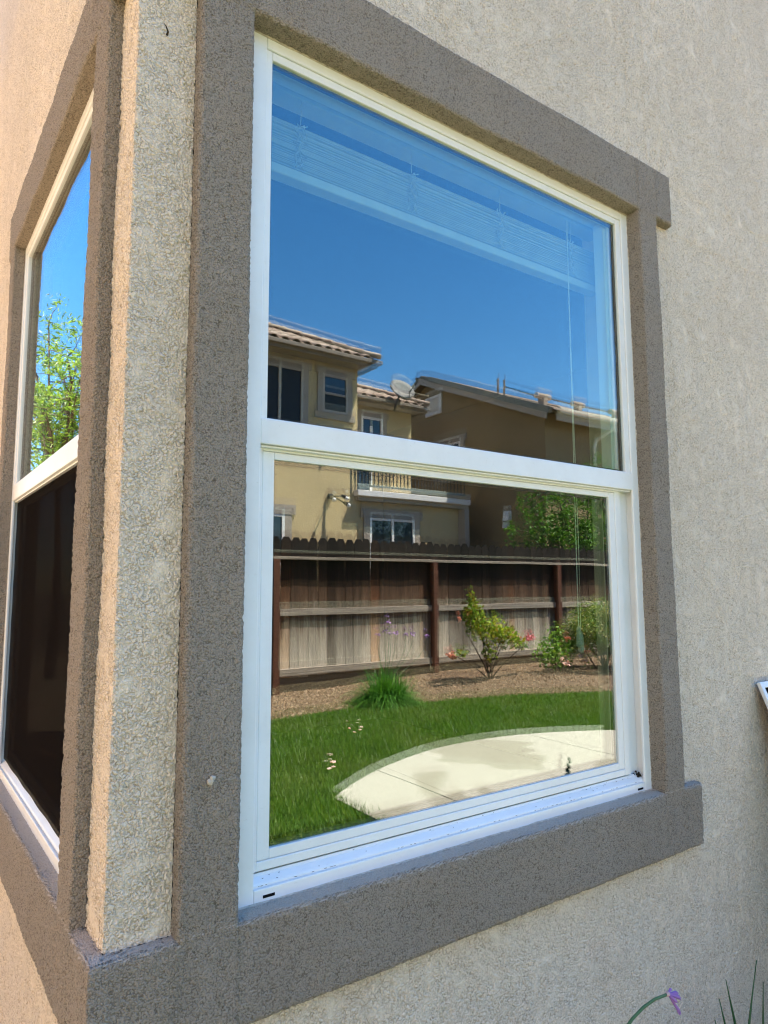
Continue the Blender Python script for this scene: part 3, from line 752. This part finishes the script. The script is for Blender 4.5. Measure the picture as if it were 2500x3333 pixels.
def shrub(name, label, cat, x, y, stems, leafpts, size, ratio, mat, stem_r, blooms=()):
    z = gz(x, y); root = empty(name, (x, y, z), label=label, cat=cat)
    for (ex, ey, ez) in stems:
        b = MB(); p = bez((x+random.uniform(-.05, .05), y+random.uniform(-.04, .04), z-.03), (x+(ex-x)*.3, y+(ey-y)*.3, z+(ez-z)*.45), (x+(ex-x)*.7, y+(ey-y)*.7, z+(ez-z)*.7), (ex, ey, ez), 9)
        b.tube(p, [stem_r*(1-.07*i) for i in range(9)], 5); b.build('stem', 'stem', root)
    o = leaves('leaves', leafpts, size, ratio, mat, root); o['kind'] = 'stuff'
    for (bx, by, bz, r, m) in blooms:
        b = MB(); b.blob((bx, by, bz), r*.55, 1, .2); bloom(b, (bx, by, bz), r, 12); b.build('flower', m, root)
    return root
def pts_ell(n, c, r, pw=.6, lumps=0):
    d = rng.normal(size=(n, 3)); d /= np.linalg.norm(d, axis=1)[:, None]
    k = rng.uniform(0, 1, n)**pw
    return np.array(c) + d*np.array(r)*k[:, None]
P = np.concatenate([pts_ell(260, (6.15, -5.9, .10), (.16, .16, .20)), pts_ell(430, (6.35, -5.85, -.10), (.34, .28, .20)), pts_ell(300, (6.68, -5.85, -.22), (.24, .2, .16)), pts_ell(80, (6.98, -5.85, -.33), (.16, .1, .08)), pts_ell(45, (5.86, -5.85, -.40), (.18, .1, .07)), pts_ell(60, (6.32, -5.8, -.40), (.14, .12, .14)), pts_ell(30, (6.12, -5.9, .33), (.06, .06, .12))])
shrub('rose_bush', 'tall open rose bush with bronze and lime leaves beside the fence post', 'rose bush', 6.36, -5.85,
      [(6.0, -5.9, -.12), (6.2, -5.85, .2), (6.35, -5.9, .02), (6.6, -5.8, -.15), (6.75, -5.9, -.2), (5.7, -5.85, -.38), (7.22, -5.9, -.30), (6.13, -5.9, .42)], P, .070, .62, 'rose_leaf', .010,
      [(7.25, -5.9, -.26, .075, 'pink'), (7.18, -5.9, -.27, .05, 'pink'), (7.03, -5.9, -.25, .035, 'pale_pink'), (6.96, -5.88, -.24, .03, 'pale_pink'), (5.70, -5.88, -.41, .07, 'peach'), (5.76, -5.86, -.43, .05, 'pale_pink'), (5.88, -5.9, .05, .04, 'peach')])
P = np.concatenate([pts_ell(520, (7.70, -5.85, -.50), (.36, .30, .26)), pts_ell(60, (7.80, -5.9, -.22), (.14, .14, .12)), pts_ell(50, (8.02, -5.85, -.42), (.14, .12, .12))])
shrub('rose_bush', 'low leafy rose bush with pale pink blooms, left of the round bush', 'rose bush', 7.70, -5.80,
      [(7.5, -5.85, -.5), (7.65, -5.8, -.3), (7.8, -5.9, -.2), (7.95, -5.8, -.45)], P, .062, .62, 'rose_green', .008,
      [(7.62, -5.55, -.62, .05, 'pale_pink'), (7.93, -5.6, -.55, .05, 'pale_pink'), (8.05, -5.6, -.60, .055, 'pale_pink'), (8.18, -5.65, -.50, .055, 'pale_pink'), (7.55, -5.58, -.56, .035, 'pale_pink'), (7.82, -5.7, -.28, .045, 'peach')])
x, y = 8.55, -5.60; z = gz(x, y)
rb = empty('round_bush', (x, y, z), label='round fine-leaved bush with tan tips at the right end of the bed', cat='bush')
b = MB()
for k in range(9): b.tube([(x+random.uniform(-.1, .1), y+random.uniform(-.1, .1), z-.03), (x+random.uniform(-.4, .4), y+random.uniform(-.35, .35), z+.5)], [.014, .006], 5)
b.build('stem', 'stem', rb)
d = rng.normal(size=(9500, 3)); d[:, 2] = np.abs(d[:, 2])*.9-.25; d /= np.linalg.norm(d, axis=1)[:, None]; k = rng.uniform(.35, 1, 9500)**.5
P = np.array((x, y, z+.42)) + d*np.array((.66, .58, .64))*k[:, None]*(1+.12*np.sin(d[:, 0:1]*9+d[:, 2:3]*7))
leaves('leaves', P, .062, .30, 'bush_leaf', rb)['kind'] = 'stuff'

# ------------------------------------------------------------------ trees
def limb(b, p0, p1, r0, r1, bend=.1, n=7):
    p0, p1 = Vector(p0), Vector(p1); o = Vector((random.uniform(-1, 1), random.uniform(-1, 1), random.uniform(-.3, .3)))*bend*(p1-p0).length
    pts = bez(p0, p0.lerp(p1, .33)+o, p0.lerp(p1, .66)+o*.6, p1, n); b.tube(pts, [r0+(r1-r0)*i/(n-1) for i in range(n)], 6); return pts
def tree(label, base, trunk_top, tips, r0, leafn, clr, size, ratio, mat):
    root = empty('tree', base, label=label, cat='tree')
    b = MB(); limb(b, (base[0], base[1], base[2]-.1), trunk_top, r0, r0*.6, .06); b.build('trunk', 'bark', root)
    b = MB(); P = []
    for t in tips:
        pts = limb(b, trunk_top, t, r0*.5, r0*.1, .12, 9)
        for p in pts[3:]:
            for k in range(2):
                e = Vector(p) + Vector((random.gauss(0, 1), random.gauss(0, 1), random.gauss(.3, .8)))*clr*.8
                b.tube([p, Vector(p).lerp(e, .5)+Vector((0, 0, .04)), e], [r0*.10, r0*.06, r0*.03], 4); P.append(pts_ell(leafn, e, (clr*.55, clr*.55, clr*.5), .8))
        P.append(pts_ell(leafn*2, t, (clr, clr, clr*.8), .7))
    b.build('branches', 'bark', root)
    leaves('crown', np.concatenate(P), size, ratio, mat, root)['kind'] = 'stuff'
    return root
tree('glossy dark green tree rising behind the fence in front of the tan gabled house', (11.4, -8.6, ZG), (11.3, -8.6, .5),
     [(9.9, -8.3, 1.55), (10.2, -8.5, 2.1), (10.7, -8.3, 2.3), (11.3, -8.6, 2.35), (11.9, -8.4, 2.5), (12.4, -8.5, 2.3), (10.6, -8.2, 1.5), (11.3, -8.1, 1.4), (12.1, -8.2, 1.6), (12.7, -8.4, 1.8), (13.1, -8.6, 2.2), (12.65, -8.5, 3.05), (10.9, -8.9, 1.9), (12.2, -9.0, 2.0)], .10, 34, .36, .085, .55, 'tree_leaf')
tree('airy tree with narrow lime leaves in the side yard, mirrored in the left window', (-2.0, 10.6, ZG), (-1.98, 10.4, 1.9),
     [(-2.3, 12.2, 4.6), (-2.0, 11.6, 5.1), (-1.7, 11.2, 4.3), (-2.2, 10.3, 4.1), (-1.9, 9.6, 3.9), (-1.6, 9.3, 3.0), (-2.3, 11.0, 3.2), (-2.1, 12.6, 3.5), (-1.7, 10.2, 3.3), (-2.0, 9.0, 3.6), (-1.8, 12.4, 4.0), (-2.2, 9.8, 2.7), (-1.8, 12.9, 4.3), (-2.3, 11.6, 4.0), (-1.9, 9.4, 3.3)], .085, 34, .42, .11, .25, 'willow_leaf')

# ------------------------------------------------------------------ houses beyond the fence
def far_window(parent, a0, a1, z0, z1, at, ax='y', out=1, mull=False, glassm='far_glass', frame='white_paint', trim=None, meet=False):
    """window on plane ax=at facing +out; child of a house, with its pane(s) as sub-parts"""
    def bx(mb, p, q, r, s, d0, d1, bev=0):
        lo, hi = sorted((at+out*d0, at+out*d1))
        if ax == 'y': mb.box(p, q, lo, hi, r, s, bev)
        else: mb.box(lo, hi, p, q, r, s, bev)
    f = MB(); e = .055
    for (p, q, r, s) in ((a0, a0+e, z0, z1), (a1-e, a1, z0, z1), (a0+e, a1-e, z0, z0+e), (a0+e, a1-e, z1-e, z1)): bx(f, p, q, r, s, -.02, .045)
    if mull: m = (a0+a1)/2; bx(f, m-.03, m+.03, z0+e, z1-e, -.02, .038)
    if meet: m = (z0+z1)/2; bx(f, a0+e, a1-e, m-.025, m+.025, -.02, .038)
    w_ = f.build('window', frame, parent)
    def sub(mb, nm, mt): return mb.build(nm, mt, w_)
    if meet:
        g = MB(); bx(g, a0+e, a1-e, (z0+z1)/2, z1-e, .003, .010); sub(g, 'pane', 'far_glass')
        g = MB(); bx(g, a0+e, a1-e, z0+e, (z0+z1)/2, .003, .012); sub(g, 'pane', 'far_screen')
    elif mull:
        m = (a0+a1)/2
        g = MB(); bx(g, a0+e, m-.03, z0+e, z1-e, .003, .010); sub(g, 'pane', glassm)
        g = MB(); bx(g, m+.03, a1-e, z0+e, z1-e, .003, .010); sub(g, 'pane', glassm)
    else:
        g = MB(); bx(g, a0+e, a1-e, z0+e, z1-e, .003, .010); sub(g, 'pane', glassm)
    if trim:
        t = MB(); tw = trim
        bx(t, a0-tw, a0-.001, z0-.001, z1+.001, 0, .045); bx(t, a1+.001, a1+tw, z0-.001, z1+.001, 0, .045)
        bx(t, a0-tw*1.6, a1+tw*1.6, z1+.001, z1+tw*1.3, 0, .055); bx(t, a0-tw*1.6, a1+tw*1.6, z0-tw*1.3, z0-.001, 0, .055)
        t.build('window_trim', 'far_trim', parent)
    return w_
def tile_mesh(wd, ln):
    """one barrel-and-pan roof tile, lying up-slope along -y, 12 quads on top + underside"""
    b = MB(); n = 7; top = []; bot = []
    for i in range(n):
        t = i/(n-1); x = (t-.5)*wd*1.04; zz = .055*max(0, math.sin(math.pi*min(1, t/.68))) if t < .68 else -.012*math.sin(math.pi*(t-.68)/.32)
        top.append((x, zz)); bot.append((x, zz-.016))
    pts = [(x, 0, zz) for x, zz in top] + [(x, 0, zz) for x, zz in bot[::-1]]
    b.prism(pts, (0, -ln*1.06, -.012)); return b.mesh('roof_tile', True)
def cap_mesh(ln):
    b = MB(); n = 7; o = [(.115*math.cos(math.pi*i/(n-1)), .095*math.sin(math.pi*i/(n-1))) for i in range(n)]; inn = [(x*.86, z_*.84) for x, z_ in o]
    b.prism([(x, 0, z_) for x, z_ in o] + [(x, 0, z_) for x, z_ in inn[::-1]], (0, -ln, -.016)); return b.mesh('ridge_tile', True)
TW, TL = .26, .40
TM, CM = tile_mesh(TW, TL), cap_mesh(.44)
def tiled(roof, xlo, xhi, ey, ez, slope, courses, hip=True):
    """tile objects on a plane rising towards -y from the eave (ey, ez), cut by a hip at xhi"""
    an = math.atan(slope); cs = math.cos(an); off = worldloc(roof)
    for c_ in range(courses):
        run = c_*TL*cs*.93
        x = xlo
        while x < (xhi - (run+.15 if hip else 0)):
            o = link('roof_tile', TM, 'tile', roof, True)
            o.location = Vector((x, ey-run, ez+.03+run*slope + random.uniform(-.004, .004))) - off
            o.rotation_euler = (-an, 0, R(random.uniform(-.8, .8)))
            x += TW
    if hip:
        k = 0; hd = Vector((-1, -1, slope)).normalized()
        while k*.40 < courses*TL*1.35:
            o = link('ridge_tile', CM, 'tile', roof, True)
            o.location = Vector((xhi-.03, ey+.03, ez+.06)) + hd*(k*.40) - off
            o.rotation_euler = (-math.asin(hd.z), 0, R(-45)); k += 1

A = empty('house', (6, -15, ZG), label='tan stucco house beyond the fence with clay tile roofs, balcony and satellite dish', cat='house')
b = MB(); b.box(-1.0, 8.16, -18, -12.0, ZG-.1, 5.56); b.build('wall', 'tan_wall', A)
b = MB(); b.box(8.162, 10.62, -18, -13.2, ZG-.1, 5.12); b.build('wall', 'tan_wall', A)
b = MB(); b.box(8.162, 11.28, -13.195, -12.06, ZG-.1, 2.46); b.build('wall', 'tan_wall', A)
b = MB(); b.box(11.285, 11.44, -12.7, -11.80, ZG-.1, 2.46); b.build('pillar', 'far_trim', A)
# roof over the main block: soffit, fascia, gutter, tiles
b = MB(); b.prism([(-1.3, -11.5, 5.56), (8.36, -11.5, 5.56), (8.36, -18.4, 5.56), (-1.3, -18.4, 5.56)], (0, 0, .03)); b.build('soffit', 'soffit', A)
b = MB(); b.box(-1.3, 8.36, -11.52, -11.49, 5.50, 5.66); b.box(8.33, 8.362, -18.4, -11.5, 5.50, 5.66); b.build('fascia', 'fascia', A)
b = MB(); b.box(-1.3, 8.40, -11.488, -11.40, 5.57, 5.66, .012); b.box(8.364, 8.45, -18.4, -11.40, 5.57, 5.66, .012); b.build('gutter', 'fascia', A)
def hiproof(x0, x1, ey, ez, slope, run, far):
    b = MB(); b.poly([(x0, ey, ez), (x1, ey, ez), (x1-run, ey-run, ez+slope*run), (x0, ey-run, ez+slope*run)])
    b.poly([(x1, ey, ez), (x1, far, ez), (x1-run, far+run, ez+slope*run), (x1-run, ey-run, ez+slope*run)])
    b.poly([(x0, far, ez), (x1, far, ez), (x1-run, far+run, ez+slope*run), (x0, far+run, ez+slope*run)]); return b
rA = hiproof(-1.3, 8.36, -11.48, 5.66, .50, 3.45, -18.4).build('roof', 'under', A)
tiled(rA, 2.9, 8.38, -11.42, 5.655, .50, 8)
b = MB(); b.prism([(8.166, -12.7, 5.12), (10.78, -12.7, 5.12), (10.78, -18.4, 5.12), (8.166, -18.4, 5.12)], (0, 0, .03)); b.build('soffit', 'soffit', A)
b = MB(); b.box(8.166, 10.78, -12.72, -12.69, 5.06, 5.20); b.box(10.75, 10.783, -18.4, -12.7, 5.06, 5.20); b.build('fascia', 'fascia', A)
b = MB(); b.box(8.166, 10.82, -12.688, -12.61, 5.12, 5.20, .012); b.build('gutter', 'fascia', A)
rB = hiproof(8.166, 10.78, -12.68, 5.20, .45, 2.5, -18.4).build('roof', 'under', A)
tiled(rB, 8.3, 10.80, -12.64, 5.195, .45, 6)
far_window(A, 5.55, 6.70, 3.7, 5.30, -12.0, trim=.12, glassm='far_screen', mull=True, frame='cream_board')
far_window(A, 7.18, 7.88, 4.42, 5.30, -12.0, trim=.12, meet=True, frame='cream_board')
far_window(A, 9.02, 9.66, 3.75, 4.84, -13.2, trim=.12)
far_window(A, 8.34, 9.30, 2.72, 4.50, -13.2, trim=None, glassm='far_screen', mull=True, frame='white_paint') if False else None
far_window(A, 8.53, 9.82, .95, 2.09, -12.06, trim=.16, mull=True)
far_window(A, 5.2, 6.28, .95, 2.04, -12.0, trim=.16, mull=True)
# balcony
b = MB(); b.box(8.10, 11.46, -13.2, -11.86, 2.465, 2.56); b.build('balcony_slab', 'far_trim', A)
b = MB(); b.box(8.06, 11.50, -13.2, -11.80, 2.562, 2.70, .01); b.build('balcony_edge', 'white_paint', A)
f = MB()
for (p, q_, r, s) in ((8.45, 8.52, 2.702, 4.6), (9.28, 9.35, 2.702, 4.6)): f.box(p, q_, -13.19, -13.15, r, s)
dr = f.build('balcony_door', 'white_paint', A)
g = MB(); g.box(8.52, 9.28, -13.196, -13.17, 2.75, 4.6); g.build('pane', 'far_glass', dr)
rl = MB(); rl.box(8.12, 11.42, -11.93, -11.89, 3.66, 3.71); rl.box(8.12, 11.42, -11.93, -11.89, 2.80, 2.84); rr_ = rl.build('railing', 'iron', A)
bm_ = MB(); bm_.box(-.011, .011, -.011, .011, 0, .82); bar = bm_.mesh('baluster')
for k in range(31):
    o = link('baluster', bar, 'iron', rr_, True); o.location = Vector((8.14+k*.108, -11.91, 2.84)) - worldloc(rr_)
# security lamp with two heads
lm = empty('wall_lamp', (7.43, -11.9, 2.4), label='twin headed security lamp on the sunny tan wall', cat='lamp')
b = MB(); b.box(7.37, 7.49, -11.998, -11.93, 2.45, 2.57, .015); b.build('back_plate', 'iron', lm)
for (dx_, dz_) in ((-.06, -.03), (.20, .02), (.25, -.13)):
    b = MB(); b.tube([(7.43, -11.93, 2.50), (7.43+dx_*.5, -11.84, 2.50+dz_*.5), (7.43+dx_, -11.78, 2.48+dz_)], .016, 6); b.tube([(7.43+dx_, -11.80, 2.50+dz_), (7.43+dx_*1.2, -11.70, 2.44+dz_)], [.035, .06], 8); b.build('lamp_arm', 'iron', lm)
    b = MB(); b.blob((7.43+dx_*1.22, -11.69, 2.43+dz_), .05, 2, 0); b.build('bulb', 'lamp_glass', lm, smooth=True)
# satellite dish on the lower eave
sd = empty('satellite_dish', (10.05, -12.55, 5.15), label='grey oval satellite dish on a dark arm at the lower tiled eave', cat='satellite dish')
b = MB(); b.tube([(9.66, -12.66, 4.94), (9.72, -12.62, 5.16), (9.84, -12.60, 5.42)], .030, 8); b.build('mast', 'iron', sd)
n = 18; bd = bmesh.new(); rings = []
Md = Matrix.Translation((9.80, -12.50, 5.47)) @ Vector((-.22, .85, .45)).to_track_quat('Z', 'Y').to_matrix().to_4x4() @ Matrix.Rotation(R(35), 4, 'Z')
b = MB(); V = [];
for j, r_ in enumerate((0.0, .105, .21, .31)):
    for i in range(n): V.append(tuple(Md @ Vector((r_*1.12*math.cos(6.2832*i/n), r_*.92*math.sin(6.2832*i/n), .5*r_*r_))))
for j, r_ in enumerate((.31, .21, .105, 0.0)):
    for i in range(n): V.append(tuple(Md @ Vector((r_*1.12*math.cos(6.2832*i/n), r_*.92*math.sin(6.2832*i/n), .5*r_*r_-.012))))
F = [(j*n+i, j*n+(i+1) % n, (j+1)*n+(i+1) % n, (j+1)*n+i) for j in range(7) for i in range(n)]
raw('reflector', V, F, 'dish', sd, smooth=True)
b = MB(); p = Vector((9.92, -12.55, 5.27)); e = Vector((10.08, -12.20, 5.66)); b.tube([p, e], .014, 6); b.tube([e, e+Vector((-.03, .02, .10))], [.035, .045], 8); b.build('feed_arm', 'iron', sd)

G_ = empty('house', (16, -14.5, ZG), label='brown stucco gabled house right of the tan one, vents and solar panels on its roof', cat='house')
SLP = .42
b = MB(); y0, y1, ya = -10.0, -18.9, -14.45; ze = 4.72; za = ze + SLP*4.45
b.prism([(12.3, y0, ZG-.1), (12.3, y0, ze), (12.3, ya, za), (12.3, y1, ze), (12.3, y1, ZG-.1)], (13, 0, 0)); b.build('wall', 'olive_wall', G_)
b = MB()
for sgn, yy in ((1, -9.58), (-1, -19.32)):
    zz = ze - SLP*.42
    b.prism([(11.95, yy, zz+.06), (11.95, ya, za+.06), (11.95, ya, za+.14), (11.95, yy, zz+.14)], (13.6, 0, 0))
rG = b.build('roof', 'under', G_)
b = MB()
for sgn, yy in ((1, -9.60), (-1, -19.30)):
    zz = ze - SLP*.40
    b.prism([(11.91, yy, zz-.12), (11.91, ya, za-.12), (11.91, ya, za+.06), (11.91, yy, zz+.06)], (.038, 0, 0))
b.build('bargeboard', 'cream_board', G_)
rm = MB(); rm.box(-.03, .06, -.20, .20, -.12, .03, .006); rmm = rm.mesh('edge_tile')
an = math.atan(SLP)
for sgn in (1, -1):
    for k in range(13):
        d_ = .2 + k*.37
        o = link('edge_tile', rmm, 'grey_tile', rG, True); yy = ya + sgn*(5.0-d_*.93) if sgn > 0 else ya - (5.0-d_*.93)
        o.location = Vector((11.90, yy, za+.155-SLP*abs(yy-ya)+.01)) - worldloc(rG); o.rotation_euler = (-sgn*an, 0, 0)
b = MB()
for k in range(13):
    for sgn in (1, -1):
        yy0 = ya + sgn*(5.0-k*.385-.385); yy1 = ya + sgn*(5.0-k*.385); z0_ = za+.15-SLP*abs(yy0-ya); z1_ = za+.15-SLP*abs(yy1-ya)
        b.prism([(12.0, yy0, z0_), (12.0, yy1, z1_), (12.0, yy1, z1_+.035), (12.0, yy0, z0_+.012)], (13.4, 0, 0))
b.build('tile_courses', 'tile', rG)['kind'] = 'stuff'
b = MB(); b.box(12.24, 25.6, -9.575, -9.46, 4.60, 4.74, .02); b.build('gutter', 'gutter', G_)
b = MB(); b.box(12.24, 25.6, -9.612, -9.58, 4.44, 4.66); b.build('fascia', 'cream_board', G_)
b = MB(); b.tube([(14.35, -9.52, 4.60), (14.33, -9.56, 4.48), (14.15, -9.90, 4.22), (14.12, -9.945, 4.05), (14.12, -9.945, ZG)], .05, 8); b.build('downspout', 'gutter', G_)
vn = MB()
for (p, q_, r, s) in ((-14.62, -14.52, 5.55, 6.12), (-13.96, -13.86, 5.55, 6.12), (-14.52, -13.96, 5.55, 5.63), (-14.52, -13.96, 6.04, 6.12)): vn.box(12.24, 12.299, p, q_, r, s)
vo = vn.build('gable_vent', 'white_paint', G_)
lm_ = MB(); lm_.box(-.03, .012, -.279, .279, -.010, .010, 0, Matrix.Rotation(R(35), 4, 'Y')); lme = lm_.mesh('louvre')
for k in range(7):
    o = link('louvre', lme, 'white_paint', vo, True); o.location = Vector((12.285, -14.24, 5.665+k*.055)) - worldloc(vo)
g = MB(); g.box(12.2965, 12.298, -14.52, -13.96, 5.63, 6.04); g.build('backing', 'dark_hole', vo)
far_window(G_, -14.0, -13.05, 3.6, 4.55, 12.3, 'x', -1, mull=True, trim=.14)
b = MB(); b.prism([(12.16, -11.36, 2.16), (12.29, -11.36, 2.16), (12.29, -11.36, 2.40), (12.20, -11.36, 2.40)], (0, .20, 0)); b.prism([(12.2, -11.42, 1.98), (12.29, -11.42, 1.98), (12.29, -11.42, 2.14), (12.23, -11.42, 2.14)], (0, .18, 0)); b.build('wall_sconce', 'white_paint', G_)
def onroof(x, y): return (x, y, za+.18-SLP*abs(y-ya))
for (x, y) in ((12.95, -10.6), (14.45, -10.7), (16.2, -10.8)):
    p = onroof(x, y); b = MB(); b.box(x-.07, x+.07, y-.09, y+.09, p[2]-.1, p[2]+.16, .01); b.tube([(x-.24, y, p[2]+.21), (x+.24, y, p[2]+.21)], .075, 10); b.build('roof_vent', 'clay', rG)
for (x, y) in ((12.55, -11.6), (12.62, -11.9)):
    p = onroof(x, y); b = MB(); b.tube([(x, y, p[2]-.1), (x, y, p[2]+.42)], .03, 6); b.build('vent_pipe', 'fascia', rG)
for k in range(7):
    x = 13.25+k*1.06; b = MB(); p0 = onroof(x, -12.3); p1 = onroof(x, -10.95)
    b.prism([(x, p1[1], p1[2]+.16), (x+1.02, p1[1], p1[2]+.16), (x+1.02, p0[1], p0[2]+.22), (x, p0[1], p0[2]+.22)], (0, 0, .04)); b.build('solar_panel', 'solar', rG)

# unseen house added across the side yard: its sunny wall throws warm light on the left wall
N_ = empty('house', (-6, 4, ZG), label='unseen peach stucco house added for warm bounce, facing the side yard, out of the picture to the left', cat='house')
b = MB(); b.box(-9, -4.3, -5, 13, ZG-.1, 5.0); b.build('wall', 'peach_wall', N_)
b = MB(); b.prism([(-9.3, -5.3, 5.0), (-4.1, -5.3, 5.0), (-6.7, -5.3, 6.3)], (0, 18.6, 0)); b.build('roof', 'under', N_)
far_window(N_, 1.0, 2.2, 1.2, 2.4, -4.3, 'x', 1, mull=True, trim=.14)
far_window(N_, 6.0, 7.2, 1.2, 2.4, -4.3, 'x', 1, mull=True, trim=.14)
